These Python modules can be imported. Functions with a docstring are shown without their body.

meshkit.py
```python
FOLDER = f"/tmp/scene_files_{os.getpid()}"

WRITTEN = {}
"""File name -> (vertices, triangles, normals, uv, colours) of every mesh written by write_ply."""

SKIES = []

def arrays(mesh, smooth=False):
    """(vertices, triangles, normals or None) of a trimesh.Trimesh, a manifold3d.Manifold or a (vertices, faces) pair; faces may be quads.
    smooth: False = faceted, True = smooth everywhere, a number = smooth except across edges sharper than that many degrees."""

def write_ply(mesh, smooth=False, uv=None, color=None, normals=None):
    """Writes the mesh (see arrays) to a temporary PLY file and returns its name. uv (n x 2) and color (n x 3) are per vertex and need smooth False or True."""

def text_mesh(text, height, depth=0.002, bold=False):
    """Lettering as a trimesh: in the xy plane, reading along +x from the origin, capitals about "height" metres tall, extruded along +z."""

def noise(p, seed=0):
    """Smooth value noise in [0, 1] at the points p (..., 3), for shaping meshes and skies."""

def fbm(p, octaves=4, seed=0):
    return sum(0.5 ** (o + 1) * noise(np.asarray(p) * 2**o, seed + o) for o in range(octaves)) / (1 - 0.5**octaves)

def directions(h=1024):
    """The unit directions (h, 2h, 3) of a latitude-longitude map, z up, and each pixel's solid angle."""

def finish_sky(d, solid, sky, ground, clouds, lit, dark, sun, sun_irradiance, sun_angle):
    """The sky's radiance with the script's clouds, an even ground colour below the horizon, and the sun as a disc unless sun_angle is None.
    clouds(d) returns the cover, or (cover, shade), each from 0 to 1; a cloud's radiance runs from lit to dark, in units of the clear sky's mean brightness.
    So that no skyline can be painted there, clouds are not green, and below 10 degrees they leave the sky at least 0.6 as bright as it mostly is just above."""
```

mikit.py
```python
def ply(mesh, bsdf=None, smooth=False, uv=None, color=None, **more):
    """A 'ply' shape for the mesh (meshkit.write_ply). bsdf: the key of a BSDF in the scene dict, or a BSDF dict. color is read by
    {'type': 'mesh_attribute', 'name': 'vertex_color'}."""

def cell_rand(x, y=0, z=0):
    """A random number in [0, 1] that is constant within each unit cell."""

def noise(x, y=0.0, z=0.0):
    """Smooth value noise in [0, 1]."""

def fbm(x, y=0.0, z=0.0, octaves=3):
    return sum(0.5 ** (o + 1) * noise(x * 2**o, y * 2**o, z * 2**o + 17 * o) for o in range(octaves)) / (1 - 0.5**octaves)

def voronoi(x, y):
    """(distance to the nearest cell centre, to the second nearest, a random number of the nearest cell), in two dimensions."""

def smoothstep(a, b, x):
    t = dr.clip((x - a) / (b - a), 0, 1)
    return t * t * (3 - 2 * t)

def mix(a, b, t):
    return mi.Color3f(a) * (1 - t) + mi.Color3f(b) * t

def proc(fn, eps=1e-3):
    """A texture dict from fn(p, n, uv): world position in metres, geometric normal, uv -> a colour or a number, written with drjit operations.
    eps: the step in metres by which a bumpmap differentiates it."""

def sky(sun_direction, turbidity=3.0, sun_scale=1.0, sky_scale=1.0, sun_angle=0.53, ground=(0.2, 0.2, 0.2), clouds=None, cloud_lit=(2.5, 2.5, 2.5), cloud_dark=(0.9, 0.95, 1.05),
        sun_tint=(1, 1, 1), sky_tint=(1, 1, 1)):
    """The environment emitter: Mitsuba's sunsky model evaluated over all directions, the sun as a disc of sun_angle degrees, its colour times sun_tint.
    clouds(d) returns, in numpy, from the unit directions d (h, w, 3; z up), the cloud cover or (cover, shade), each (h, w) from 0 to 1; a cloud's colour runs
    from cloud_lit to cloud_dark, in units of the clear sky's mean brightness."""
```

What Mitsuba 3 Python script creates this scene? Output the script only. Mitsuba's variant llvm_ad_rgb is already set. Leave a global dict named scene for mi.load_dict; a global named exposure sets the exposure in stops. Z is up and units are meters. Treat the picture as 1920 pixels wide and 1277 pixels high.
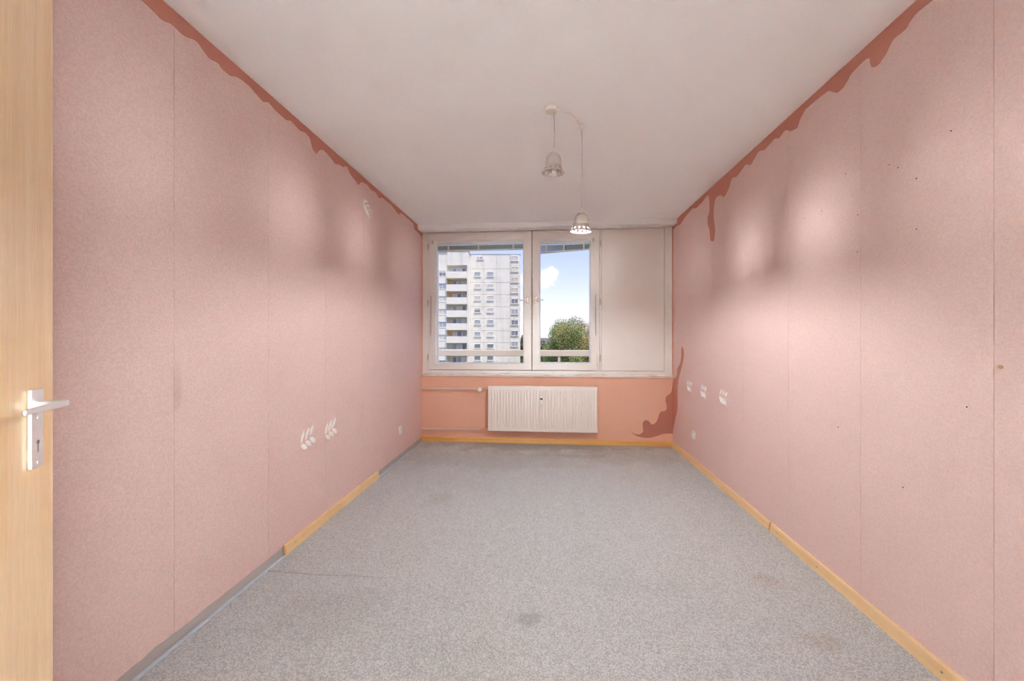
import math, random
import numpy as np, trimesh, manifold3d, mitsuba as mi, drjit as dr
from shapely.geometry import Polygon
import mikit, meshkit
from mikit import proc, noise, fbm, smoothstep, mix

random.seed(7); rng = np.random.default_rng(7)
T = mi.ScalarTransform4f
scene, labels = {}, {}

# ------------------------------------------------------------------ camera, sky, sun, exposure
F_PX, YAW, EYE = 745.15, 4.921, 1.212          # focal length in pixels of the 1920 px frame, turn to the left, eye height
exposure = 0.40
fwd = (-math.sin(math.radians(YAW)), math.cos(math.radians(YAW)), 0)
scene['camera'] = {'type': 'perspective', 'fov_axis': 'x', 'fov': math.degrees(2 * math.atan(960 / F_PX)),
                   'principal_point_offset_y': -(633.67 - 638.5) / 1277, 'near_clip': 0.01, 'far_clip': 3000.0,
                   'to_world': T().look_at(origin=[0, 0, EYE], target=[fwd[0], fwd[1], EYE], up=[0, 0, 1])}

def clouds(d):
    """Scattered fair-weather clouds; one small one stands over the trees in front of the window."""
    el = np.degrees(np.arcsin(np.clip(d[..., 2], -1, 1))); az = np.degrees(np.arctan2(d[..., 0], d[..., 1]))
    q = d / np.maximum(d[..., 2:3] + 0.25, 0.05)
    n = meshkit.fbm(q * 1.7 + 11.3, 5, 3)
    cover = np.clip((n - 0.56) / 0.12, 0, 1) * np.clip((el - 22) / 8, 0, 1)
    w = meshkit.fbm(np.stack([az * 1.5, el * 1.9, az * 0], -1), 4, 5) - .5
    for a, e, ra, re, k in ((-.9, 8.3, 2.4, 1.25, 1), (.6, 9.3, 1.25, .8, 1), (-2.6, 8.4, 1.8, 1.0, 1), (-2.0, 5.3, 1.3, .4, .3), (11, 7.5, 4, 1.4, .8)):
        r = ((az - a) / ra) ** 2 + ((el - e) / re) ** 2 + w * 2.2
        cover = np.maximum(cover, k * np.clip((1.15 - r) / .7, 0, 1))
    return cover, np.clip((n - .7) * 2, 0, .5)

SUN = (.22, -.44, .87)
scene['sky'] = mikit.sky(SUN, turbidity=2.3, sky_scale=4.3, sun_scale=1.6, ground=(.25, .25, .22), clouds=clouds, cloud_lit=(1.9, 1.88, 1.9), cloud_dark=(1.1, 1.1, 1.12), sky_tint=(1.42, 1.02, 1.12))
BULB = (15200.0, 16000.0, 16200.0)                # the burning lamp's bulb
HALL_FILL = (2800.0, 3850.0, 4700.0)                   # added, unseen lamp in the hall that fills the room with light

# ------------------------------------------------------------------ helpers
taken = {}
def key_of(name):
    if name not in scene and name not in taken:
        taken[name] = 0; return name
    taken[name] = taken.get(name, 0) + 1
    return f'{name}_{taken[name]:03d}'

def add(name, mesh, bsdf, smooth=False, **more):
    k = key_of(name)
    scene[k] = mesh if isinstance(mesh, dict) else mikit.ply(mesh, bsdf, smooth=smooth, **more)
    return k

def root(name):                                # a thing whose entries are its parts
    k = key_of(name); return k

def label(k, text=None, cat=None, group=None, kind=None):
    labels[k] = {a: b for a, b in (('label', text), ('category', cat), ('group', group), ('kind', kind)) if b}

def struct(name, mesh, bsdf, text=None, smooth=False):
    k = add(name, mesh, bsdf, smooth); label(k, text, None, None, 'structure'); return k

def box(x0, x1, y0, y1, z0, z1):
    m = trimesh.creation.box([x1 - x0, y1 - y0, z1 - z0]); m.apply_translation([(x0 + x1) / 2, (y0 + y1) / 2, (z0 + z1) / 2]); return m

def rbox(x0, x1, y0, y1, z0, z1, r=.003, seg=8):
    """A box with rounded edges: the hull of eight small spheres."""
    r = min(r, (x1 - x0) / 2.01, (y1 - y0) / 2.01, (z1 - z0) / 2.01)
    s = manifold3d.Manifold.sphere(r, seg)
    m = manifold3d.Manifold.batch_hull([s.translate([x, y, z]) for x in (x0 + r, x1 - r) for y in (y0 + r, y1 - r) for z in (z0 + r, z1 - r)])
    return tm(m)

def tm(m):
    q = m.to_mesh(); return trimesh.Trimesh(q.vert_properties[:, :3], q.tri_verts, process=False)

def man(m):
    m = m.copy(); m.merge_vertices()
    return manifold3d.Manifold(manifold3d.Mesh(np.asarray(m.vertices, np.float32), np.asarray(m.faces, np.uint32)))

def cyl(p0, p1, r, sec=20):
    return trimesh.creation.cylinder(r, segment=[p0, p1], sections=sec)

def join(*ms): return trimesh.util.concatenate(list(ms))

def rot_z(m, deg, at=(0, 0, 0)):
    m = m.copy(); m.apply_transform(trimesh.transformations.rotation_matrix(math.radians(deg), [0, 0, 1], at)); return m

def sweep(points, r, sec=10):
    """A round cord along a polyline."""
    return trimesh.creation.sweep_polygon(Polygon([(r * math.cos(t), r * math.sin(t)) for t in np.linspace(0, 2 * math.pi, sec, endpoint=False)]), np.array(points))

def lathe(profile, at=(0, 0, 0), sec=48):
    m = trimesh.creation.revolve(np.array(profile), sections=sec); m.apply_translation(at); return m

def shear_extrude(poly, depth):
    return trimesh.creation.extrude_polygon(poly, depth, engine='earcut')

def on_left(pts, x, t):
    """A flat piece lying on the left wall, outlined in (y, z), facing into the room."""
    m = shear_extrude(Polygon(pts).buffer(0), t)
    m.apply_transform(np.array([[0, 0, 1, x], [1, 0, 0, 0], [0, 1, 0, 0], [0, 0, 0, 1.0]])); return m

def on_right(pts, x, t):
    m = on_left(pts, 0, t); m.apply_translation([x - t, 0, 0]); return m

def on_far(pts, y, t):
    """A flat piece lying on the window wall, outlined in (x, z)."""
    m = shear_extrude(Polygon(pts).buffer(0), t)
    m.apply_transform(np.array([[1, 0, 0, 0], [0, 0, -1, y], [0, 1, 0, 0], [0, 0, 0, 1.0]])); return m

def spline(pts, per=6):
    """Smooths a hand-painted outline."""
    from scipy.interpolate import PchipInterpolator
    p = np.array(pts, float); d = np.r_[0, np.cumsum(np.linalg.norm(np.diff(p, axis=0), axis=1) + 1e-6)]
    t = np.concatenate([np.linspace(a, b, per, endpoint=False) for a, b in zip(d[:-1], d[1:])] + [[d[-1]]])
    return np.stack([PchipInterpolator(d, p[:, k])(t) for k in (0, 1)], 1)

def soft(pts, rounds=2):
    """Rounds the corners of an open outline, its two ends kept."""
    p = np.array(pts, float)
    for _ in range(rounds):
        q = np.empty((2 * (len(p) - 1), 2)); q[0::2] = .75 * p[:-1] + .25 * p[1:]; q[1::2] = .25 * p[:-1] + .75 * p[1:]
        p = np.vstack([p[:1], q, p[-1:]])
    return p

# ------------------------------------------------------------------ materials
def mat(name, color, rough=.6, spec=.3, metallic=0., **k):
    c = color if isinstance(color, dict) else {'type': 'rgb', 'value': list(color)}
    scene[name] = {'type': 'twosided', 'bsdf': {'type': 'principled', 'base_color': c, 'roughness': rough, 'specular': spec, 'metallic': metallic, **k}}
def bumped(name, color, fn, scale=1.0, rough=.8, spec=.2, eps=1e-3):
    c = color if isinstance(color, dict) else {'type': 'rgb', 'value': list(color)}
    scene[name] = {'type': 'twosided', 'bsdf': {'type': 'bumpmap', 'arbitrary': proc(fn, eps), 'scale': scale, 'bsdf': {'type': 'principled', 'base_color': c, 'roughness': rough, 'specular': spec}}}

def woodchip(p, n, uv):
    g = noise(p.x * 185, p.y * 185, p.z * 185)
    h = noise(p.x * 380 + 5, p.y * 380, p.z * 380)
    return (smoothstep(.3, .85, g) * .0012 + h * .0006)
def wallpaper_color(p, n, uv):
    big = fbm(p.x * 1.3 + 3, p.y * 1.3, p.z * 1.3, 3)
    grain = noise(p.y * 190, p.z * 190, p.x * 190) * .6 + noise(p.y * 390, p.z * 390, p.x * 390) * .4
    c = mix((.705, .492, .450), (.745, .526, .484), big)
    wear = smoothstep(.030, .004, dr.abs(p.y - 1.448 - .01 * noise(p.z * 9, 2., 1.))) * smoothstep(.90, .98, p.z) * smoothstep(1.16, 1.02, p.z) * smoothstep(0., -.5, p.x)
    c = c * mix((1., 1., 1.), (.86, .86, .85), wear)
    return c * (0.88 + .23 * grain)
bumped('wallpaper', proc(wallpaper_color), woodchip, 1.0, .75, .2)
def far_lit_color(p, n, uv):
    return mix((.84, .47, .335), (.87, .50, .36), fbm(p.x * 2, p.z * 2, 4., 3))  # side-wall pink pushed to orange: warm lamplight painted into the wall colour
bumped('far_lit_paint', proc(far_lit_color), lambda p, n, uv: noise(p.x * 150, p.z * 150, 3.) * .0005, 1.0, .7, .2)
def border_color(p, n, uv):
    return mix((.52, .205, .145), (.56, .235, .170), fbm(p.y * 5 + p.x * 5, p.z * 5, 1., 2))
bumped('border_paint', proc(border_color), woodchip, 1.0, .7, .2)
mat('bare_plaster', proc(lambda p, n, uv: mix((.40, .34, .32), (.50, .44, .42), fbm(p.y * 9, p.z * 30, 2., 3))), .85, .1)
bumped('ceiling_paint', proc(lambda p, n, uv: mix((.87, .89, .89), (.88, .90, .90), fbm(p.x * 2, p.y * 2, 0., 2))), lambda p, n, uv: noise(p.x * 110, p.y * 110, 0.) * .0006, 1.0, .85, .1)
mat('plain_plaster', (.78, .76, .72), .85, .1)

def carpet_color(p, n, uv):
    a = noise(p.x * 430, p.y * 430, 1.); b = noise(p.x * 210, p.y * 220, 7.); w = fbm(p.x * 1.1, p.y * .8, 9., 3)
    t = smoothstep(.25, .75, a * .55 + b * .45)
    c = mix((.36, .365, .365), (.575, .58, .575), t)
    c = c * mix((.93, .97, 1.0), (1.03, 1.0, .965), w)
    def stain_or_warm_light(x, y, rx, ry, k, col, seed):
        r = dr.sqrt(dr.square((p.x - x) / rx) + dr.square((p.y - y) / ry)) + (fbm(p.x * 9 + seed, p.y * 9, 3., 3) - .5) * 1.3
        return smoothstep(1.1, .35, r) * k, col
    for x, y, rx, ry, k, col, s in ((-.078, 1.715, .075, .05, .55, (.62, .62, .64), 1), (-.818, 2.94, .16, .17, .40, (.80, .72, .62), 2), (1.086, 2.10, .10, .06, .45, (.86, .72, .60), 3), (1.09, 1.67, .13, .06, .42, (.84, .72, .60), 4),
                                  (-.95, 1.72, .35, .22, .28, (.78, .76, .73), 5), (.45, 2.0, .35, .12, .18, (.80, .78, .76), 6), (-.6, 3.9, 1.2, .35, .30, (.74, .68, .60), 7), (.9, 4.1, .9, .3, .30, (.74, .68, .60), 8), (-.35, 1.45, .25, .2, .22, (.80, .77, .73), 9), (0., 4.55, 2.2, .40, .55, (.72, .60, .48), 10)):  # broad brown zones at the window end paint warm lamplight into the carpet
        m, q = stain_or_warm_light(x, y, rx, ry, k, col, s)
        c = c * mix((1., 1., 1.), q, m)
    crease = smoothstep(.006, .001, dr.abs(p.y - 1.94 - .01 * noise(p.x * 6, 3., 1.))) * smoothstep(-.75, -.95, p.x)
    return c * (1 - .3 * crease)
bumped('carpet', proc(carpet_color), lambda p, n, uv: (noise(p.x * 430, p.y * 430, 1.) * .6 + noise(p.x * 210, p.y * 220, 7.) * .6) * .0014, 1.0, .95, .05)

def beech(axis, base, dark):
    def fn(p, n, uv):
        a, b, c = (p.y, p.x, p.z) if axis == 'y' else (p.x, p.y, p.z) if axis == 'x' else (p.z, p.x, p.y)
        g = fbm(a * 2.2, b * 60, c * 60, 3); f = noise(a * 30, b * 420, c * 420)
        return mix(dark, base, smoothstep(.2, .75, g)) * (.95 + .1 * f)
    return proc(fn)
for ax in 'xyz':
    mat('beech_' + ax, beech(ax, *(((.82, .47, .15), (.72, .38, .10)) if ax == 'x' else ((.87, .61, .335), (.79, .52, .255)))), .45, .35)  # far board is a deeper orange: warm, dim light painted into the wood
mat('door_veneer', beech('z', (.88, .61, .36), (.83, .55, .30)), .28, .5)
mat('door_edge', (.80, .66, .48), .5)
mat('window_white', proc(lambda p, n, uv: mix((.82, .77, .71), (.87, .835, .785), fbm(p.x * 5, p.z * 3, p.y * 5, 3))), .35, .4)
mat('sill_white', proc(lambda p, n, uv: mix((.70, .62, .53), (.85, .80, .74), smoothstep(.25, .5, fbm(p.x * 11, p.z * 60, 1., 3)))), .5)
mat('panel_white', (.88, .84, .785), .3, .5)
mat('rubber_dark', (.10, .09, .085), .6)
mat('joint_dark', (.35, .30, .26), .7)  # dark brown strip in the gap between the sashes
mat('enamel', (.89, .81, .735), .35, .5)
mat('pipe_paint', (.76, .62, .55), .4, .5)
mat('knob_white', (.86, .84, .80), .4)
mat('rail_white', (.86, .85, .83), .5)
mat('plastic_cream', (.80, .76, .69), .4)
mat('ceramic_beige', (.55, .48, .425), .55, .3)
mat('cord_beige', (.52, .46, .41), .6)
mat('foam_white', (.86, .82, .77), .8, .1)
mat('brass', (.72, .48, .28), .3, .5, .9)
mat('steel_dark', (.30, .28, .27), .4, .5, .8)
mat('aluminium', (.92, .92, .91), .38, .5, .7)
mat('hole_dark', (.03, .025, .02), .8)
mat('blind_green', (.42, .54, .50), .4)
mat('blind_white', (.80, .82, .80), .4)
mat('wand', (.55, .50, .47), .3)
mat('strip_blue', (.55, .63, .70), .6)
mat('balcony_beam', (.68, .65, .585), .6)
mat('concrete', (.50, .49, .46), .85)
scene['glass'] = {'type': 'thindielectric', 'int_ior': 1.12}
def facade_color(p, n, uv):
    s = fbm(p.x * 1.7, p.y * 1.7, p.z * .06, 3); q = fbm(p.x * .4, p.y * .4, p.z * .5, 3)
    return mix((.68, .68, .64), (.83, .83, .785), smoothstep(.2, .55, s * .65 + q * .35))
mat('facade', proc(facade_color), .85, .1)
mat('facade_joint', (.40, .40, .39), .9)
mat('parapet_white', (.86, .86, .81), .8, .1)
mat('loggia_ochre', (.80, .55, .28), .8, .1)
mat('loggia_grey', (.74, .72, .66), .8, .1)
mat('window_frame_far', (.80, .80, .80), .6)
mat('pane_dark', (.22, .25, .30), .15, .5)
mat('pane_blue', (.40, .46, .52), .15, .5)
mat('pane_curtain', (.68, .69, .67), .4)
mat('shutter_grey', (.62, .62, .60), .7)
mat('grass', proc(lambda p, n, uv: mix((.10, .15, .05), (.20, .24, .10), fbm(p.x * .2, p.y * .2, 0., 3))), .9, .1)
mat('bark', (.14, .10, .07), .9, .1)
scene['leaf'] = {'type': 'principledthin', 'base_color': {'type': 'mesh_attribute', 'name': 'vertex_color'}, 'roughness': .6, 'spec_trans': 0.0, 'diff_trans': .7, 'eta': 1.4}

# ------------------------------------------------------------------ the room: x from -A to B, y to D (window wall), z to H
A, B, D, H = 1.458, 1.407, 4.571, 2.5
N0, N1 = -.02, -.14                            # room face and hall face of the wall with the door
OUT = 4.80                                     # outer face of the window wall
struct('floor', box(-A - .2, B + .2, -2.0, OUT, -.2, 0), 'carpet', 'grey mottled wall-to-wall carpet with stains and warm window-end light painted in')
struct('ceiling', box(-A - .2, B + .2, N1, OUT, H, H + .2), 'ceiling_paint', 'plain white painted ceiling')

wl = struct('wall_left', box(-A - .2, -A - .003, N1, OUT, 0, H), 'bare_plaster', 'left wall papered in pale pink woodchip strips')
wr = struct('wall_right', box(B + .003, B + .2, N1, OUT, 0, H), 'bare_plaster', 'right wall papered in pale pink woodchip strips')
GAP = .0012
def strips(wall, seams, z0, left):
    for i, (y0, y1) in enumerate(zip(seams[:-1], seams[1:])):
        a, b = y0 + GAP / 2, y1 - GAP / 2
        if left:                               # the paper's lower edge is torn unevenly where the skirting is gone
            ys = np.linspace(a, b, 14); r = np.random.default_rng(40 + i)
            low = z0 + (r.random(14) - .5) * (.012 if y1 < 1.5 else .003)
            pts = [(y, z) for y, z in zip(ys, low)] + [(b, H), (a, H)]
            add(wall + '__wallpaper_strip', on_left(pts, -A - .003, .003), 'wallpaper')
        else:
            add(wall + '__wallpaper_strip', box(B, B + .003, a, b, z0, H), 'wallpaper')
strips(wl, [N0, .375, .910, 1.444, 1.975, 2.520, 3.060, 3.560, 4.085, D], .050, True)
strips(wr, [N0, .308, .843, 1.379, 1.912, 2.448, 2.985, 3.525, 4.060, D], .0, False)

# the hand-painted darker border that drips down from the ceiling
LB = [(-.02, 2.435), (.1, 2.43), (.22, 2.455), (.35, 2.43), (.5, 2.42), (.62, 2.445), (.8, 2.43), (.95, 2.45), (1.1, 2.42), (1.2, 2.445), (1.314, 2.432), (1.355, 2.429), (1.39, 2.423), (1.438, 2.437), (1.474, 2.431), (1.545, 2.452), (1.576, 2.438), (1.609, 2.426), (1.654, 2.436), (1.674, 2.426), (1.715, 2.425), (1.764, 2.447), (1.828, 2.453), (1.878, 2.444), (1.935, 2.432),
      (1.977, 2.453), (2.027, 2.441), (2.117, 2.438), (2.159, 2.455), (2.243, 2.444), (2.298, 2.459), (2.344, 2.446), (2.372, 2.397), (2.413, 2.383), (2.445, 2.419), (2.498, 2.446), (2.565, 2.438), (2.647, 2.42), (2.696, 2.439), (2.735, 2.439), (2.8, 2.47), (2.855, 2.433), (2.927, 2.42), (2.977, 2.404), (3.033, 2.447), (3.13, 2.463), (3.199, 2.451),
      (3.304, 2.459), (3.363, 2.435), (3.42, 2.46), (3.501, 2.464), (3.631, 2.465), (3.722, 2.451), (3.842, 2.438), (3.892, 2.472), (4.1, 2.474), (4.26, 2.468), (4.313, 2.418), (4.413, 2.412), (4.549, 2.405), (D, 2.40)]
RB = [(-.02, 2.44), (.15, 2.42), (.3, 2.45), (.42, 2.40), (.5, 2.44), (.7, 2.43), (.85, 2.39), (.95, 2.44), (1.15, 2.43), (1.3, 2.41), (1.42, 2.45), (1.577, 2.446), (1.635, 2.45), (1.668, 2.439), (1.693, 2.424), (1.737, 2.426), (1.784, 2.388), (1.823, 2.374), (1.846, 2.382), (1.859, 2.407), (1.862, 2.43), (1.886, 2.443), (1.965, 2.434), (2.015, 2.402), (2.046, 2.399), (2.085, 2.422), (2.119, 2.448), (2.286, 2.456), (2.336, 2.429), (2.37, 2.393), (2.424, 2.406),
      (2.481, 2.439), (2.541, 2.423), (2.582, 2.443), (2.705, 2.429), (2.763, 2.449), (2.877, 2.408), (2.946, 2.438), (3.076, 2.408), (3.154, 2.424), (3.203, 2.368), (3.288, 2.333), (3.359, 2.371), (3.435, 2.38), (3.475, 2.323), (3.484, 2.242), (3.455, 2.102), (3.49, 2.028), (3.545, 2.045), (3.575, 2.159), (3.612, 2.208), (3.608, 2.264), (3.568, 2.317), (3.581, 2.424), (3.615, 2.46), (3.748, 2.438), (3.869, 2.433),
      (3.964, 2.46), (4.186, 2.436), (4.332, 2.408), (4.45, 2.425), (D, 2.42)]
add(wl + '__painted_border', on_left(list(map(tuple, spline(LB))) + [(D, H), (-.02, H)], -A, .0008), 'border_paint')
add(wr + '__painted_border', on_right(list(map(tuple, spline(RB))) + [(D, H), (-.02, H)], B, .0008), 'border_paint')
# and the painted patch that creeps around the right-hand corner below the window
CR = [(D, .70), (4.537, .757), (4.425, .799), (4.435, .878), (4.326, .94), (4.292, 1.005), (4.296, 1.089), (4.272, 1.121), (4.255, 1.121), (4.215, 1.087), (4.215, 1.009), (4.258, .934), (4.342, .822), (4.399, .731), (4.416, .654), (4.402, .548), (4.41, .439), (4.489, .326), (4.545, .22), (D, .146)]
CF = [(B, .756), (1.402, .667), (1.389, .594), (1.34, .565), (1.322, .52), (1.344, .453), (1.335, .397), (1.264, .385), (1.248, .317), (1.226, .261), (1.171, .234), (1.160, .271), (1.122, .293), (1.083, .275), (1.078, .224), (1.089, .157), (1.05, .128), (.995, .127), (.935, .173), (.995, .11), (1.127, .085), (1.204, .103), (1.313, .142), (B, .144)]
add(wr + '__painted_border', on_right(soft(CR), B, .0008), 'border_paint')
for y, z, r in ((1.36, 1.122, .006),):
    add(wr + '__wall_plug', join(cyl([B - .004, y, z], [B + .01, y, z], r, 12)), 'brass', 30)
NAILS = [(2.300, 1.864), (1.930, 1.770), (1.642, 1.820), (1.642, 1.627), (1.932, 1.604), (1.722, 1.896), (1.762, 1.924), (2.001, 1.985), (3.200, 2.310), (2.165, 1.863), (1.512, 1.934), (1.70, .62), (1.46, .98), (2.05, .78)]
for y, z in NAILS:
    add(wr + '__nail_hole', cyl([B - .0015, y, z], [B + .002, y, z], .0022, 8), 'hole_dark')

# window wall: the parapet below the window and the narrow returns beside it
wf = struct('wall_far', join(box(-A - .003, B + .003, D, OUT, 0, .80), box(-A - .003, -1.446, D, OUT, .80, H), box(1.395, B + .003, D, OUT, .80, H), box(-1.446, 1.395, D, OUT, 2.495, H)), 'far_lit_paint', 'window wall, its pink turned salmon by warm light painted in')
add(wf + '__painted_border', on_far(soft(CF), D, .0008), 'border_paint')
# the wall with the door, behind and beside the camera, and the hall beyond it
JL, JR, JZ = -.715, .285, 2.07
struct('wall_near', join(box(-A - .2, JL, N1, N0, 0, H), box(JR, B + .2, N1, N0, 0, H), box(JL, JR, N1, N0, JZ, H)), 'wallpaper', 'pink wall with the open doorway')
struct('wall_hall', join(box(-A - .2, B + .2, -2.0, -1.8, 0, H), box(-A - .4, -A - .2, -2.0, N1, 0, H), box(B + .2, B + .4, -2.0, N1, 0, H)), 'plain_plaster')
struct('ceiling_hall', box(-A - .4, B + .4, -2.0, N1, H, H + .2), 'plain_plaster')
struct('trim_1', join(rbox(JL - .06, JL + .015, N1 - .01, N0 + .012, 0, JZ + .05), rbox(JR - .015, JR + .06, N1 - .01, N0 + .012, 0, JZ + .05), rbox(JL - .06, JR + .06, N1 - .01, N0 + .012, JZ - .015, JZ + .06)), 'beech_z', 'beech door frame')

# ------------------------------------------------------------------ skirting boards
def skirting(length):
    """Profile with a bevelled top, along +x from 0, its back at y = 0, facing -y."""
    m = shear_extrude(Polygon([(0, 0), (-.016, 0), (-.016, .008), (-.0115, .052), (-.009, .0565), (0, .0575)]), length)
    m.apply_transform(np.array([[0, 0, 1, 0], [1, 0, 0, 0], [0, 1, 0, 0], [0, 0, 0, 1.0]])); return m
def place_skirt(parent, length, ang, at, bs, screws):
    m = rot_z(skirting(length), ang); m.apply_translation(at)
    k = add(parent + '__board', m, bs)
    for s in screws:
        c = join(cyl([s, -.0155, .03], [s, -.0125, .03], .0035, 12), ); c = rot_z(c, ang); c.apply_translation(at)
        add(k + '__screw', c, 'steel_dark')
bl = root('baseboard_left'); label(bl, 'short remaining length of beech skirting on the left wall', None, None, 'structure')
place_skirt(bl, 1.24, 90, (-A, 2.095, 0), 'beech_y', [.09, .60, 1.15])
br = root('baseboard_right'); label(br, 'beech skirting along the right wall', None, None, 'structure')
place_skirt(br, 1.945, -90, (B, D - .002, 0), 'beech_y', [.06, .7, 1.3, 1.88])
place_skirt(br, 2.60, -90, (B, 2.610, 0), 'beech_y', [.07, .43, 1.08, 1.7, 2.3])
bf = root('baseboard_far'); label(bf, 'beech skirting under the radiator', None, None, 'structure')
place_skirt(bf, 1.458, 0, (-1.452, D, 0), 'beech_x', [.35, .9, 1.36])
place_skirt(bf, 1.380, 0, (.009, D, 0), 'beech_x', [.10, .62, 1.2])
t2 = root('trim_2'); label(t2, 'pale blue edge strip at the foot of the left wall', None, None, 'structure')
add(t2 + '__strip', box(-A, -A + .014, .1, 2.09, 0, .005), 'strip_blue'); add(t2 + '__strip', box(-A, -A + .012, 3.345, 4.10, 0, .005), 'strip_blue')

# ------------------------------------------------------------------ window
w1 = root('window_1'); label(w1, 'white two-sash window with a blank infill panel', None, None, 'structure')
YF = D - .012                                  # room face of the frame
add(w1 + '__frame', join(rbox(-1.446, -1.372, YF, 4.66, .80, 2.495), rbox(1.314, 1.394, YF - .004, 4.66, .80, 2.495), rbox(-1.44, 1.39, YF, 4.66, 2.443, 2.495), rbox(-1.44, 1.39, YF, 4.66, .80, .838), rbox(.601, .622, YF - .002, 4.66, .80, 2.46)), 'window_white', 30)
pf = add(w1 + '__infill_panel', rbox(.625, 1.311, YF + .004, 4.62, .841, 2.440, .002), 'panel_white', 30)
add(w1 + '__window_sill', join(rbox(-1.456, 1.404, D - .03, D + .02, .776, .803, .005), rbox(-1.45, 1.40, D - .022, D, .765, .778, .003)), 'sill_white', 30)
def frame_bars(x0, x1, z0, z1, gx0, gx1, gz0, gz1, y0, y1, r=.004):
    return join(rbox(x0, gx0, y0, y1, z0, z1, r), rbox(gx1, x1, y0, y1, z0, z1, r), rbox(gx0 - .01, gx1 + .01, y0, y1, z0, gz0, r), rbox(gx0 - .01, gx1 + .01, y0, y1, gz1, z1, r))
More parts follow.
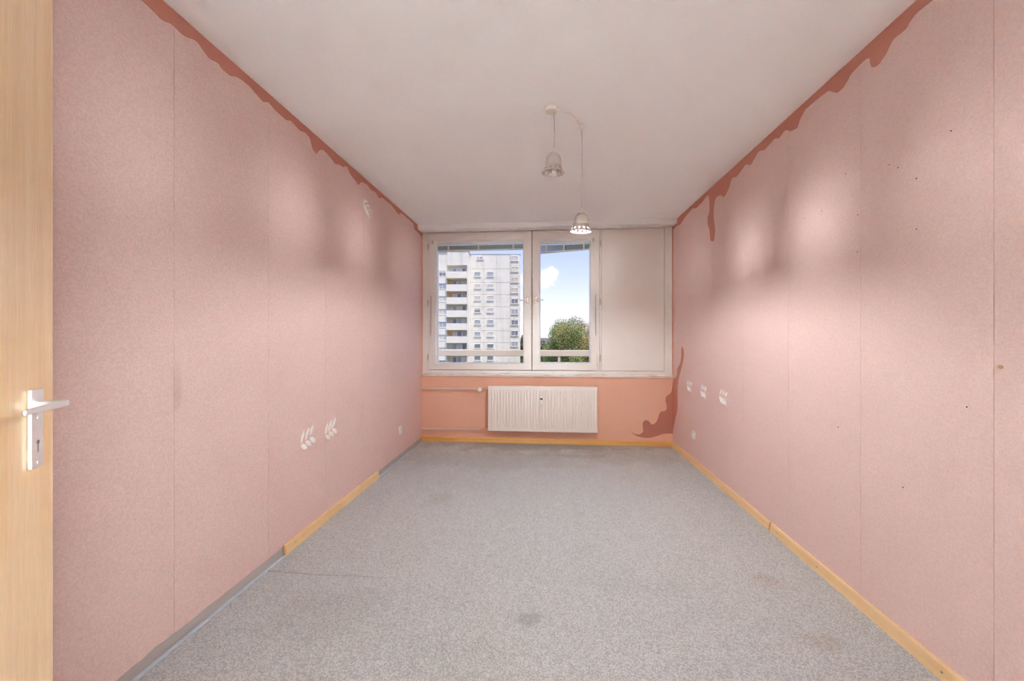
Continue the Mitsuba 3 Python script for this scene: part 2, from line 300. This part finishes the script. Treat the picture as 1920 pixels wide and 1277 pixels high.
def sash(x0, x1, gx0, gx1, gz0, gz1, hx, hside, hinge_x):
    k = add(w1 + '__sash', frame_bars(x0, x1, .842, 2.438, gx0, gx1, gz0, gz1, YF - .010, 4.655), 'window_white', 30)
    add(k + '__glazing_bead', frame_bars(gx0 - .004, gx1 + .004, gz0 - .004, gz1 + .004, gx0 + .008, gx1 - .008, gz0 + .008, gz1 - .008, YF + .012, 4.64, .002), 'blind_white', 30)
    add(k + '__pane', box(gx0 - .002, gx1 + .002, 4.600, 4.6001, gz0 - .002, gz1 + .002).slice_plane([0, 4.60005, 0], [0, -1, 0]), 'glass')
    y = YF - .010
    add(k + '__handle', join(rbox(hx - .014, hx + .014, y - .012, y + .002, 1.605, 1.682, .008), cyl([hx, y - .045, 1.640], [hx, y, 1.640], .008), rbox(min(hx, hx + hside * .085), max(hx, hx + hside * .085), y - .055, y - .043, 1.633, 1.647, .005)), 'aluminium', 30)
    for z in (1.665, 1.617):
        add(k + '__handle__screw', cyl([hx, y - .0145, z], [hx, y - .010, z], .008), 'brass', 30)
    for z in (2.275, 1.62, .985):
        add(k + '__hinge', join(cyl([hinge_x, y - .006, z - .035], [hinge_x, y - .006, z + .035], .0065), cyl([hinge_x, y - .006, z - .003], [hinge_x, y - .006, z + .003], .0078)), 'wand', 30)
    return k
s1 = sash(-1.370, -.1675, -1.286, -.258, .916, 2.345, -.213, -1, -1.378)
s2 = sash(-.1575, .599, -.074, .500, .925, 2.333, -.116, 1, .607)
add(w1 + '__seal', box(-.169, -.156, YF - .004, 4.63, .842, 2.438), 'joint_dark')
add(s2 + '__corner_hinge', join(rbox(.545, .622, YF - .016, YF + .01, .815, .842, .003), rbox(.568, .592, YF - .020, YF - .006, .84, .895, .005), rbox(.570, .584, YF - .016, YF - .006, .90, 1.03, .004)), 'window_white', 30)
# blinds drawn up on the outside of the panes
def blind(x0, x1, ztop, sag, wand_x, lean, text):
    k = root('venetian_blind')
    label(k, text, 'blind', 'venetian blinds in the two sashes')
    add(k + '__head_rail', rbox(x0, x1, 4.612, 4.640, ztop - .034, ztop, .003), 'blind_white', 30)
    n = 7
    def slope(z, t, th, bs, nm):
        m = rbox(x0 + .006, x1 - .006, 4.613, 4.638, -th / 2, th / 2, .0015); v = m.vertices
        v[:, 2] += z - sag * t * (1 - (v[:, 0] - x0) / (x1 - x0)); add(k + nm, m, bs, 30)
    for i in range(n):
        slope(ztop - .044 - i * .0068, (i + 1) / n, .0042, 'blind_green', '__slat')
    slope(ztop - .044 - n * .0068 - .006, 1.15, .014, 'blind_white', '__bottom_rail')
    for fx in (.13, .48, .88):
        x = x0 + fx * (x1 - x0); add(k + '__ladder_tape', rbox(x - .008, x + .008, 4.606, 4.613, ztop - .098 - sag * (1 - fx), ztop - .02, .001), 'blind_white')
    zt = ztop - .005; yw = YF - .030
    add(k + '__bracket', rbox(wand_x - .008, wand_x + .008, yw - .008, 4.62, zt - .03, zt + .008, .003), 'wand', 30)
    add(k + '__cord', sweep([(wand_x, yw, zt - .01), (wand_x + lean, yw, 1.70)], .0022, 8), 'knob_white')
    add(k + '__wand', cyl([wand_x + lean, yw, 1.70], [wand_x + lean * 1.15, yw, 1.243], .0065, 12), 'wand', 30)
blind(-1.284, -.260, 2.343, .0, -1.318, -.018, 'raised greenish venetian blind, hanging level, in the wide left sash')
blind(-.072, .498, 2.331, .034, .530, .022, 'raised greenish venetian blind, hanging crooked, in the narrow right sash')

# curtain rail under the ceiling in front of the window
cr = root('curtain_rail'); label(cr, 'white double-track curtain rail under the ceiling above the window', 'curtain rail')
add(cr + '__board', rbox(-A + .003, B - .003, 4.40, 4.515, 2.472, 2.4995, .003), 'rail_white', 30)
for y in (4.402, 4.452, 4.502):
    add(cr + '__track', rbox(-A + .004, B - .004, y, y + .010, 2.440, 2.474, .002), 'rail_white', 30)

# ------------------------------------------------------------------ radiator
rd = root('radiator'); label(rd, 'white ribbed panel radiator on the salmon wall under the window', 'radiator')
RX0, RX1, RZ0, RZ1, RY = -.657, .565, .158, .668, D - .112
def rad_panel():
    n, per = 36, 12
    xs = np.linspace(RX0, RX1, n * per + 1); zs = np.r_[RZ0, RZ0 + .004, RZ0 + .038, RZ0 + .048, RZ0 + .058, np.linspace(RZ0 + .07, RZ1 - .07, 6), RZ1 - .058, RZ1 - .048, RZ1 - .038, RZ1 - .004, RZ1]
    ph = ((xs - RX0) / (RX1 - RX0) * n) % 1.0
    prof = np.clip((np.abs(ph - .5) - .28) / .16, 0, 1); prof = prof * prof * (3 - 2 * prof)       # grooves between the ribs
    V = []
    for z in zs:
        m = np.clip((min(z - RZ0, RZ1 - z) - .040) / .016, 0, 1)
        edge = .004 if z in (zs[0], zs[-1]) else 0
        V += [(x, RY + .0045 * p * m + edge, z) for x, p in zip(xs, prof)]
    V = np.array(V); nx = len(xs); i, j = np.meshgrid(np.arange(len(zs) - 1), np.arange(nx - 1), indexing='ij')
    Fq = np.stack([i * nx + j, i * nx + j + 1, (i + 1) * nx + j + 1, (i + 1) * nx + j], -1).reshape(-1, 4)
    return trimesh.Trimesh(V, np.vstack([Fq[:, [0, 1, 2]], Fq[:, [0, 2, 3]]]), process=False)
add(rd + '__front_panel', rad_panel(), 'enamel', 35)
add(rd + '__back_panel', rbox(RX0 + .01, RX1 - .01, D - .055, D - .045, RZ0 + .02, RZ1 - .02, .003), 'enamel', 30)
for x in (RX0, RX1 - .0025):
    add(rd + '__side_panel', rbox(x, x + .0025, RY + .001, D - .040, RZ0 + .004, RZ1, .001), 'enamel', 30)
slats = [rbox(x, x + .006, RY + .012, D - .046, RZ1 - .008, RZ1 - .002, .001) for x in np.arange(RX0 + .02, RX1 - .02, .028)]
add(rd + '__top_grille', join(rbox(RX0, RX1, RY + .001, RY + .013, RZ1 - .010, RZ1, .002), rbox(RX0, RX1, D - .052, D - .040, RZ1 - .010, RZ1, .002), *slats), 'enamel', 30)
for x in (-.5, .40):
    add(rd + '__bracket', rbox(x, x + .03, D - .047, D, RZ0 - .008, RZ1 - .06, .003), 'enamel', 30)
hm = add(rd + '__heat_meter', rbox(-.073, -.036, RY - .026, RY + .006, .44, .566, .006), 'knob_white', 30)
add(hm + '__display', rbox(-.068, -.042, RY - .0275, RY - .02, .524, .541, .001), 'hole_dark')
add(hm + '__seal', cyl([-.055, RY - .029, .462], [-.055, RY - .02, .462], .006), 'steel_dark', 30)
def pipe(z0, z1, x1):
    return sweep([(-A + .001, D - .055, z0), (x1, D - .062, z1)], .0085, 16)
add(rd + '__pipe', pipe(.627, .628, -.78), 'pipe_paint', 40)
add(rd + '__pipe', pipe(.155, .168, -.735), 'pipe_paint', 40)
for z in (.627, .155):
    add(rd + '__pipe_collar', cyl([-A, D - .055, z], [-A + .012, D - .055, z], .021, 20), 'pipe_paint', 30)
add(rd + '__valve', join(cyl([-.79, D - .062, .628], [-.657, D - .062, .628], .010), cyl([-.705, D - .062, .628], [-.682, D - .062, .628], .014, 6), cyl([-.672, D - .062, .628], [-.655, D - .062, .628], .013, 6)), 'brass', 30)
add(rd + '__thermostat_knob', lathe([(0, 0), (.016, 0), (.019, .012), (.026, .018), (.0275, .05), (.024, .066), (.0, .070)], sec=24).apply_transform(trimesh.transformations.rotation_matrix(math.pi / 2, [1, 0, 0])).apply_translation([-.752, D - .062, .628]), 'knob_white', 40)
add(rd + '__return_valve', join(cyl([-.745, D - .062, .168], [-.655, D - .062, .168], .009), cyl([-.735, D - .062, .168], [-.715, D - .062, .168], .0135, 6), cyl([-.68, D - .062, .168], [-.66, D - .062, .168], .0135, 6)), 'brass', 30)
add(rd + '__vent_plug', cyl([RX1 - .005, D - .075, .628], [RX1 + .012, D - .075, .628], .010, 12), 'brass', 30)

# ------------------------------------------------------------------ pendant lamps
def shade_mesh():
    outer = [(0, .112), (.012, .1115), (.024, .107), (.034, .097), (.0405, .082), (.0435, .064), (.0452, .048), (.0478, .046), (.0478, .042), (.0462, .040), (.0478, .032), (.052, .022), (.058, .010), (.0635, .001), (.0625, 0)]
    inner = [(.0600, .0015), (.0545, .012), (.0490, .022), (.0448, .033), (.0425, .045), (.0405, .064), (.0375, .081), (.0315, .094), (.0225, .1035), (.0115, .108), (0, .1085)]
    m = man(trimesh.creation.revolve(np.array(outer + inner)[::-1], sections=96))
    if m.volume() < 0: m = man(trimesh.creation.revolve(np.array(outer + inner), sections=96))
    cut = []
    for i in range(12):                        # slanting slots in the flared rim
        c = manifold3d.Manifold.cube([.06, .0110, .0125], True).rotate([32, 0, 0]).translate([.055, 0, .0165]).rotate([0, 0, 15 + 30 * i]); cut.append(c)
    for i in range(12):                        # small round holes above it
        c = manifold3d.Manifold.cylinder(.06, .0020, .0020, 10).rotate([0, 90, 0]).translate([.02, 0, .053]).rotate([0, 0, 30 * i]); cut.append(c)
    return tm(m - manifold3d.Manifold.batch_boolean(cut, manifold3d.OpType.Add))
SH = shade_mesh()
def pendant(x, y, zrim, tilt, k):
    m = SH.copy(); m.apply_transform(trimesh.transformations.rotation_matrix(math.radians(tilt[0]), [tilt[1], tilt[2], 0], [0, 0, .13])); m.apply_translation([x, y, zrim])
    add(k + '__shade', m, 'ceramic_beige', 35)
    add(k + '__cord_grip', lathe([(0, .108), (.0085, .108), (.0095, .113), (.007, .130), (.0035, .140), (0, .141)], (x, y, zrim), 20), 'plastic_cream', 40)
    add(k + '__lamp_holder', lathe([(0, .03), (.012, .03), (.013, .055), (.016, .06), (.016, .1075), (0, .1075)], (x, y, zrim), 24), 'plastic_cream', 40)
p1 = root('pendant_lamp'); label(p1, 'unlit bell-shaped pendant lamp with a pierced rim, hanging straight under the ceiling rose', 'pendant lamp', 'bell-shaped pendant lamps')
X1, Y1, Z1 = .044, 2.236, 2.134
pendant(X1, Y1, Z1, (3, .3, 1), p1)
add(p1 + '__bulb', lathe([(0, 0.001), (.008, .003), (.013, .011), (.013, .018), (.009, .028), (.008, .031), (0, .031)], (X1, Y1, Z1), 24), 'foam_white', 40)
add(p1 + '__ceiling_rose', lathe([(0, H - .026), (.026, H - .026), (.034, H - .022), (.036, H - .004), (.036, H - .0005), (0, H - .0005)], (.030, 2.235, 0), 40), 'plastic_cream', 40)
add(p1 + '__cord', sweep([(X1, Y1, H - .024), (X1 + .001, Y1, Z1 + .25), (X1, Y1, Z1 + .135)], .0028, 10), 'cord_beige', 40)
p2 = root('pendant_lamp'); label(p2, 'burning bell-shaped pendant lamp on a long cord swagged to a ceiling hook', 'pendant lamp', 'bell-shaped pendant lamps')
X2, Y2, Z2 = .214, 2.421, 1.853
pendant(X2, Y2, Z2, (4, .7, .7), p2)
add(p2 + '__bulb', trimesh.creation.icosphere(3, .0090).apply_translation([X2, Y2, Z2 + .0165]), 'foam_white', True, emitter={'type': 'area', 'radiance': {'type': 'rgb', 'value': list(BULB)}})
sw = spline([(.066, 2.236), (.112, 2.250), (.160, 2.306), (.190, 2.375), (.206, Y2 - .010)], 5)
sw = [(x, y, H - .012 - .008 * math.sin(math.pi * i / (len(sw) - 1))) for i, (x, y) in enumerate(sw)]
add(p2 + '__swag_cord', sweep(sw, .0028, 10), 'plastic_cream', 40)
add(p2 + '__ceiling_hook', join(rbox(X2 - .011, X2 + .011, Y2 - .011, Y2 + .011, H - .034, H - .0005, .003), cyl([X2, Y2, H - .044], [X2, Y2, H - .03], .006, 12)), 'plastic_cream', 30)
add(p2 + '__cord', sweep([(X2, Y2, H - .042), (X2 + .002, Y2, Z2 + .35), (X2, Y2, Z2 + .135)], .0028, 10), 'cord_beige', 40)

# ------------------------------------------------------------------ wall sockets and leaf decals
def socket(side, y, z, text):
    k = root('wall_socket'); label(k, text, 'wall socket')
    pl = man(rbox(-.04, .04, -.011, 0, -.04, .04, .004)) - manifold3d.Manifold.cylinder(.02, .0205, .0205, 32).rotate([90, 0, 0]).translate([0, -.0035, 0])
    def put(m): 
        m = rot_z(m, 90 if side < 0 else -90); m.apply_translation([-A if side < 0 else B, y, z]); return m
    add(k + '__cover_plate', put(tm(pl)), 'plastic_cream', 30)
    ring = man(trimesh.creation.annulus(.0185, .0205, .008)).rotate([90, 0, 0]).translate([0, -.006, 0])
    add(k + '__socket_insert', put(join(tm(ring), rbox(-.02, .02, -.005, -.0035, -.02, .02, .0005))), 'plastic_cream', 30)
    for dx in (-.0095, .0095):
        add(k + '__contact_hole', put(cyl([dx, -.0062, 0], [dx, -.004, 0], .0028, 10)), 'hole_dark')
socket(-1, 3.86, .293, 'cream wall socket low on the pink wall left of the radiator pipes')
socket(1, 3.925, .285, 'cream wall socket low on the pink wall right of the window')

def leaflet(L, W):
    pts = np.array([(L * .02, 0), (L * .12, .55 * W), (L * .35, .92 * W), (L * .6, W), (L * .82, .72 * W), (L * .96, .28 * W), (L, 0), (L * .96, -.28 * W), (L * .82, -.72 * W), (L * .6, -W), (L * .35, -.92 * W), (L * .12, -.55 * W)])
    V = [(x, y, 0) for x, y in pts] + [(x, y, .003) for x, y in pts] + [(L * .5 + (x - L * .5) * .75, y * .7, .005) for x, y in pts] + [(L * .5, 0, .0056)]
    n = len(pts); f = []
    for a in (0, n):
        for i in range(n):
            j = (i + 1) % n; f += [(a + i, a + j, a + n + j), (a + i, a + n + j, a + n + i)]
    f += [(2 * n + i, 2 * n + (i + 1) % n, 3 * n) for i in range(n)]
    return trimesh.Trimesh(V, f, process=False)
def decal(side, y, z, turn, size, spread, text, group=None):
    """Six foam leaflets in three pairs; drawn in the plane (u to the picture's right, v up)."""
    k = root('leaf_decal'); label(k, text, 'wall decal', group)
    for i in range(3):
        for s in (1, -1):
            m = leaflet(size * (.62 if s > 0 else .56), size * (.095 if s > 0 else .125))
            a = s * spread + (i - 1) * -3
            m.apply_transform(trimesh.transformations.rotation_matrix(math.radians(a), [0, 0, 1])); m.apply_translation([(-.56 + i * .37) * size, s * .03 * size, 0])
            m.apply_transform(trimesh.transformations.rotation_matrix(math.radians(turn), [0, 0, 1]))
            v = m.vertices.copy()
            m.vertices = np.stack([-A + v[:, 2], y + v[:, 0], z + v[:, 1]], 1) if side < 0 else np.stack([B - v[:, 2], y - v[:, 0], z + v[:, 1]], 1)
            add(k + '__leaflet', m, 'foam_white', 30)
decal(-1, 3.120, 2.275, -32, .115, 40, 'small white leaf sprig decal high on the left wall under the painted border')
decal(-1, 2.318, .594, 14, .125, 46, 'white leaf sprig decal low on left wall, nearer of the pair above the skirting')
decal(-1, 2.580, .587, 14, .125, 46, 'white leaf sprig decal low on left wall, farther of the pair above the skirting')
decal(1, 4.055, .735, -6, .115, 50, 'white leaf sprig decal on right wall, of the three the nearest to the window')
decal(1, 3.705, .730, -6, .115, 50, 'middle white leaf sprig decal of the row of three on the right wall')
decal(1, 3.305, .737, -6, .115, 50, 'white leaf sprig decal on right wall, of the three the farthest from the window')

# ------------------------------------------------------------------ the open door at the left edge
d1 = root('door_1'); label(d1, 'open beech veneered door', None, None, 'structure')
ANG = math.radians(119.1)                      # direction from hinge to latch, seen from above, against +x
du = np.array([math.cos(ANG), math.sin(ANG), 0]); dn = np.array([math.sin(ANG), -math.cos(ANG), 0])
latch = np.array([-1.1750, .8525, 0])
DW = .985
def door_m(m):
    """From door coordinates (u back from the latch edge, n out of the seen face, z) to the room."""
    v = np.asarray(m.vertices); m = m.copy()
    m.vertices = latch - v[:, :1] * du + v[:, 1:2] * dn + v[:, 2:] * np.array([0, 0, 1.0]); m.invert(); return m
add(d1 + '__leaf', door_m(rbox(0.0015, DW, -.040, 0, .008, 2.055, .0025)), 'door_veneer', 30)
add(d1 + '__edge_band', door_m(rbox(-.0012, .0022, -.039, -.0004, .009, 2.054, .0008)), 'door_edge', 30)
PU = .0700
pm = man(rbox(PU - .020, PU + .020, 0, .0088, .922, 1.097, .0018))
key = manifold3d.Manifold.cylinder(.03, .0050, .0050, 20).rotate([90, 0, 0]).translate([PU, .02, .979]) + manifold3d.Manifold.cube([.0052, .03, .022], True).translate([PU, .005, .967])
hp = add(d1 + '__handle_plate', door_m(tm(pm - key)), 'aluminium', 30)
add(hp + '__keyhole', door_m(rbox(PU - .0052, PU + .0052, .0003, .0012, .955, .985, .0003)), 'hole_dark')
for z in (1.034, .934):
    add(hp + '__screw', door_m(lathe([(0, 0), (.0044, 0), (.0040, .0012), (0, .0018)], sec=16).apply_transform(trimesh.transformations.rotation_matrix(-math.pi / 2, [1, 0, 0])).apply_translation([PU, .0086, z])), 'aluminium', 30)
def slab(u, n, z, du_, dn_, dz_, r=.003):
    s = manifold3d.Manifold.sphere(r, 12)
    return [s.translate([u + a * (du_ / 2 - r), n + b * (dn_ / 2 - r), z + c * (dz_ / 2 - r)]) for a in (-1, 1) for b in (-1, 1) for c in (-1, 1)]
hull = manifold3d.Manifold.batch_hull
ZH = 1.063
lever = hull(slab(PU, .009, ZH, .020, .006, .018) + slab(PU - .001, .049, ZH, .018, .010, .015)) + hull(slab(PU - .001, .051, ZH, .018, .011, .0150) + slab(PU + .060, .052, ZH, .014, .0090, .0135) ) + hull(slab(PU + .060, .052, ZH, .014, .0090, .0135) + slab(PU + .128, .053, ZH, .012, .008, .0115))
add(d1 + '__lever_handle', door_m(tm(lever)), 'aluminium', 35)
add(d1 + '__hinge', door_m(join(cyl([DW + .006, -.002, .25], [DW + .006, -.002, .33], .008), cyl([DW + .006, -.002, 1.72], [DW + .006, -.002, 1.80], .008))), 'aluminium', 30)

# ------------------------------------------------------------------ unseen hall lamp, added as fill light
hl = root('added_hall_lamp'); label(hl, 'unseen lamp added in the hall to fill the room with light', 'ceiling lamp')
add(hl + '__base', lathe([(0, H - .03), (.15, H - .03), (.16, H - .02), (.16, H), (0, H)], (-1.45, -.40, 0), 40), 'plastic_cream', 40)
add(hl + '__glass_dome', lathe([(0, H - .11), (.05, H - .106), (.10, H - .088), (.13, H - .06), (.142, H - .031), (0, H - .031)], (-1.45, -.40, 0), 40), 'foam_white', 40, emitter={'type': 'area', 'radiance': {'type': 'rgb', 'value': list(HALL_FILL)}})

# ------------------------------------------------------------------ outside: balcony rail, neighbouring tower, trees
struct('balcony_floor', box(-3.2, 3.2, OUT, 5.95, -.2, -.02), 'concrete')
ra = root('balcony_railing'); label(ra, 'cream balcony rail with a broad top beam outside the window', 'railing')
add(ra + '__top_beam', rbox(-3.1, 3.1, 5.76, 5.84, .945, 1.036, .006), 'balcony_beam', 30)
for x in (-1.75, .185, 2.1):
    add(ra + '__post', rbox(x - .019, x + .019, 5.77, 5.83, -.02, .95, .003), 'balcony_beam', 30)

def yard(m): return rot_z(m, YAW)              # the tower stands square to the viewing direction: local x right, y away
tw = root('apartment_tower'); label(tw, 'pale concrete apartment tower with stacked white balconies, seen through the left sash', 'building')
G = -14.0
def fac(name, m, bs, smooth=False): return add(tw + name, yard(m), bs, smooth)
YL, YC, YR = 86.7, 91.5, 97.0
fac('__wall', join(box(-26, -16.05, YL, YL + 14, G, 20.07), box(-16.05, -14.15, YL + .25, YL + 14, G, 20.07), box(-14.15, -9.85, YL + 1.6, YL + 14, G, 17.1), box(-14.15, -9.85, YL, YL + 14, 17.1, 20.07), box(-9.85, -9.54, YL, YL + 14, G, 20.07)), 'facade')
fac('__wall', box(-10.2, -.52, YC, YC + 12, G, 20.36), 'facade_joint')
fac('__wall', box(-3, 2.02, YR, YR + 10, G, 21.5), 'facade_joint')
def panel(x0, x1, y, z0, z1): fac('__facade_panel', box(x0, x1, y - .09, y + .02, z0, z1), 'facade')
zj = [20.36, 17.11, 13.95] + [13.95 - 2.77 * k for k in range(1, 11)]
for a, b in zip(zj[:-1], zj[1:]):
    for x0, x1 in ((-9.52, -6.5), (-6.47, -3.52), (-3.49, -.52)):
        panel(x0, x1, YC, b + .035, a - .035)
zr = [21.5 - 2.65 * k for k in range(0, 13)]
for a, b in zip(zr[:-1], zr[1:]): panel(-.50, 2.02, YR, b + .03, a - .03)
def win(x0, x1, y, zc, h, kind, split=0):
    z0, z1 = zc - h / 2, zc + h / 2
    t = .11
    k = fac('__window', join(box(x0 - t, x0, y - .2, y, z0 - t, z1 + t), box(x1, x1 + t, y - .2, y, z0 - t, z1 + t), box(x0, x1, y - .2, y, z0 - t, z0), box(x0, x1, y - .2, y, z1, z1 + t), box(x0 - .2, x1 + .2, y - .28, y, z0 - t - .06, z0 - t), *[box(x0 + (x1 - x0) * (i + 1) / (split + 1) - .05, x0 + (x1 - x0) * (i + 1) / (split + 1) + .05, y - .2, y, z0, z1) for i in range(split)]), 'window_frame_far')
    add(k + '__pane', yard(box(x0, x1, y - .12, y - .08, z0, z1)), kind)
    return k
def half_shutter(k, x0, x1, y, zc, h, part):
    add(k + '__roller_shutter', yard(box(x0, x1, y - .17, y - .13, zc + h / 2 - h * part, zc + h / 2)), 'shutter_grey')
PA = ['pane_blue', 'pane_curtain', 'shutter_grey', 'pane_dark', 'pane_blue', 'pane_blue', 'pane_dark', 'pane_dark', 'pane_blue']
PB = ['pane_blue', 'pane_curtain', 'shutter_grey', 'pane_curtain', 'pane_blue', 'pane_curtain', 'pane_dark', 'pane_dark', 'pane_blue']
for i in range(9):
    zc = 15.86 - 2.755 * i
    ka = win(-8.60, -7.30, YC - .09, zc, .86, PA[i]); kb = win(-5.66, -4.32, YC - .09, zc, .86, PB[i])
    if i in (1, 3): half_shutter(ka, -8.60, -7.30, YC - .09, zc, .86, .5)
    if i in (1, 3): half_shutter(kb, -5.66, -4.32, YC - .09, zc, .86, .45)
for x in (-7.9, -7.35, -7.0): win(x, x + .22, YC - .09, 19.6, .42, 'pane_dark')
for i in range(9):
    zc = 20.55 - 2.60 * i
    kk = win(-.1, 1.40, YR - .09, zc, 1.0, ['shutter_grey', 'pane_curtain', 'shutter_grey', 'shutter_grey', 'pane_dark', 'pane_blue', 'pane_dark', 'pane_dark', 'pane_blue'][i], 1)
    win_l = ['shutter_grey', 'pane_blue', 'shutter_grey', 'pane_blue', 'pane_blue', 'pane_blue', 'pane_blue', 'pane_dark', 'pane_blue'][i]
    kl = win(-15.85, -14.5, YL + .25, 15.32 - 2.8 * i, 1.15, ['pane_dark', 'pane_blue', 'pane_curtain', 'pane_curtain', 'pane_blue', 'pane_curtain', 'pane_dark', 'pane_blue', 'pane_blue'][i], 1)
    if i in (0, 3, 5, 6): half_shutter(kl, -15.85, -14.5, YL + .25, 15.32 - 2.8 * i, 1.15, .4)
    fac('__spandrel', box(-16.02, -14.18, YL - .05, YL + .24, 14.45 - 2.8 * i - 1.35, 14.45 - 2.8 * i), 'parapet_white')
for i in range(9):
    zt = 15.57 - 2.8 * i
    b = fac('__balcony', box(-14.2, -9.8, YL - .9, YL + 1.6, zt - 1.50, zt - 1.30), 'loggia_grey')
    add(b + '__parapet', yard(join(box(-14.2, -9.8, YL - 1.0, YL - .88, zt - 1.45, zt), box(-14.2, -14.08, YL - .9, YL, zt - 1.45, zt), box(-9.92, -9.8, YL - .9, YL, zt - 1.45, zt))), 'parapet_white')
    add(b + '__back_wall', yard(box(-14.15, -9.85, YL + 1.5, YL + 1.6, zt - 1.3, zt + 1.3)), 'loggia_ochre' if i in (1, 2, 5) else 'loggia_grey')
    for j, (xa, xb) in enumerate(((-13.1, -12.3), (-12.1, -11.2), (-11.0, -10.25))):
        win(xa, xb, YL + 1.5, zt + .12, 1.75, ['pane_blue', 'pane_curtain', 'pane_dark'][(i * 2 + j) % 3])
fac('__parapet_cap', join(box(-26, -9.4, YL - .1, YL + 14, 20.07, 20.25), box(-10.2, -.45, YC - .15, YC + 12, 20.36, 20.5), box(-3, 2.1, YR - .15, YR + 10, 21.5, 21.62)), 'facade_joint')
fac('__downpipe', join(box(-14.1, -13.98, YL - .02, YL + .05, G, 17.1), box(-9.9, -9.78, YL - .12, YL - .02, G, 17.1)), 'facade_joint')

def tree(x, y, ztop, rad, hgt, n, leaf, tones, text, cat='tree', seed=1, group=None):
    r = np.random.default_rng(seed); k = root('tree'); label(k, text, cat, group)
    zc = ztop - hgt
    lob = [(np.array([0, 0, 0.]), .86)]
    for i in range(44):
        d = r.normal(size=3); d /= np.linalg.norm(d); d[2] = d[2] * .9 + .1
        lob.append((d * r.uniform(.60, .84), r.uniform(.17, .34)))
    P, C = [], []
    for c, s in lob:
        m = int(n * s ** 2 / sum(q[1] ** 2 for q in lob))
        d = r.normal(size=(m, 3)); d /= np.linalg.norm(d, axis=1)[:, None]
        rr = s * (r.uniform(.55, 1.02, m)[:, None] if s < .5 else r.uniform(.3, .85, m)[:, None])
        P.append(c + d * rr); tone = r.integers(len(tones)); 
        t = np.where(r.random(m) < .88, tone, r.integers(0, len(tones), m)); C.append(np.array(tones)[t] * r.uniform(.62, 1.12) * r.uniform(.75, 1.2, (m, 1)))
    P = np.concatenate(P) * [rad, rad, hgt]; C = np.concatenate(C)
    nrm = r.normal(size=P.shape) + P / np.linalg.norm(P, axis=1)[:, None] * .8 + [0, 0, .5]; nrm /= np.linalg.norm(nrm, axis=1)[:, None]
    a = np.cross(nrm, r.normal(size=P.shape)); a /= np.linalg.norm(a, axis=1)[:, None]; b = np.cross(nrm, a)
    L = leaf * r.uniform(.7, 1.3, (len(P), 1))
    V = np.stack([P - a * L * .5, P - b * L * .3 + nrm * L * .06, P + a * L * .5, P + b * L * .3 + nrm * L * .06], 1).reshape(-1, 3) + [x, y, zc]
    i = np.arange(len(P)) * 4; Fq = np.stack([i, i + 1, i + 2, i + 3], 1)
    m = yard(trimesh.Trimesh(V, np.vstack([Fq[:, [0, 1, 2]], Fq[:, [0, 2, 3]]]), process=False))
    kf = add(k + '__foliage', m, 'leaf', color=np.repeat(C, 4, 0)); label(kf, 'leaves', kind='stuff')
    tr = [trimesh.creation.cone(rad * .09, (zc - G) * 1.5, sections=10).apply_translation([x, y, G])]
    for q in range(5):
        t = r.uniform(0, 6.28); e = np.array([x + math.cos(t) * rad * .5, y + math.sin(t) * rad * .5, zc + hgt * .2]); tr.append(cyl([x, y, zc - hgt * .7], e, rad * .022, 6))
    add(k + '__trunk', yard(join(*tr)), 'bark')
GREEN = [(.40, .50, .18), (.46, .56, .22), (.52, .60, .28), (.62, .58, .26), (.66, .52, .24), (.46, .54, .28)]
DULL = [(.18, .26, .12), (.22, .30, .14), (.27, .33, .16)]
tree(9.5, 60, 4.75, 5.7, 6.6, 64000, .20, GREEN, 'large round deciduous tree turning yellow, beyond the balcony rail in the right sash', seed=3)
tree(18.6, 64, 2.6, 5.0, 6.0, 9000, .4, GREEN[:4], 'darker deciduous tree mostly hidden behind the right sash frame, beside the large round tree', seed=4)
tree(9.5, 128, 2.9, 5.5, 9, 4000, .7, DULL, 'small distant tree low between the large round tree and the window stile', seed=5)
tree(3.9, 118, 2.8, 2.6, 9, 3000, .6, DULL, 'slender distant tree beside the right edge of the apartment tower', seed=6)
struct('ground', box(-600, 600, 7, 900, G - .5, G), 'grass')
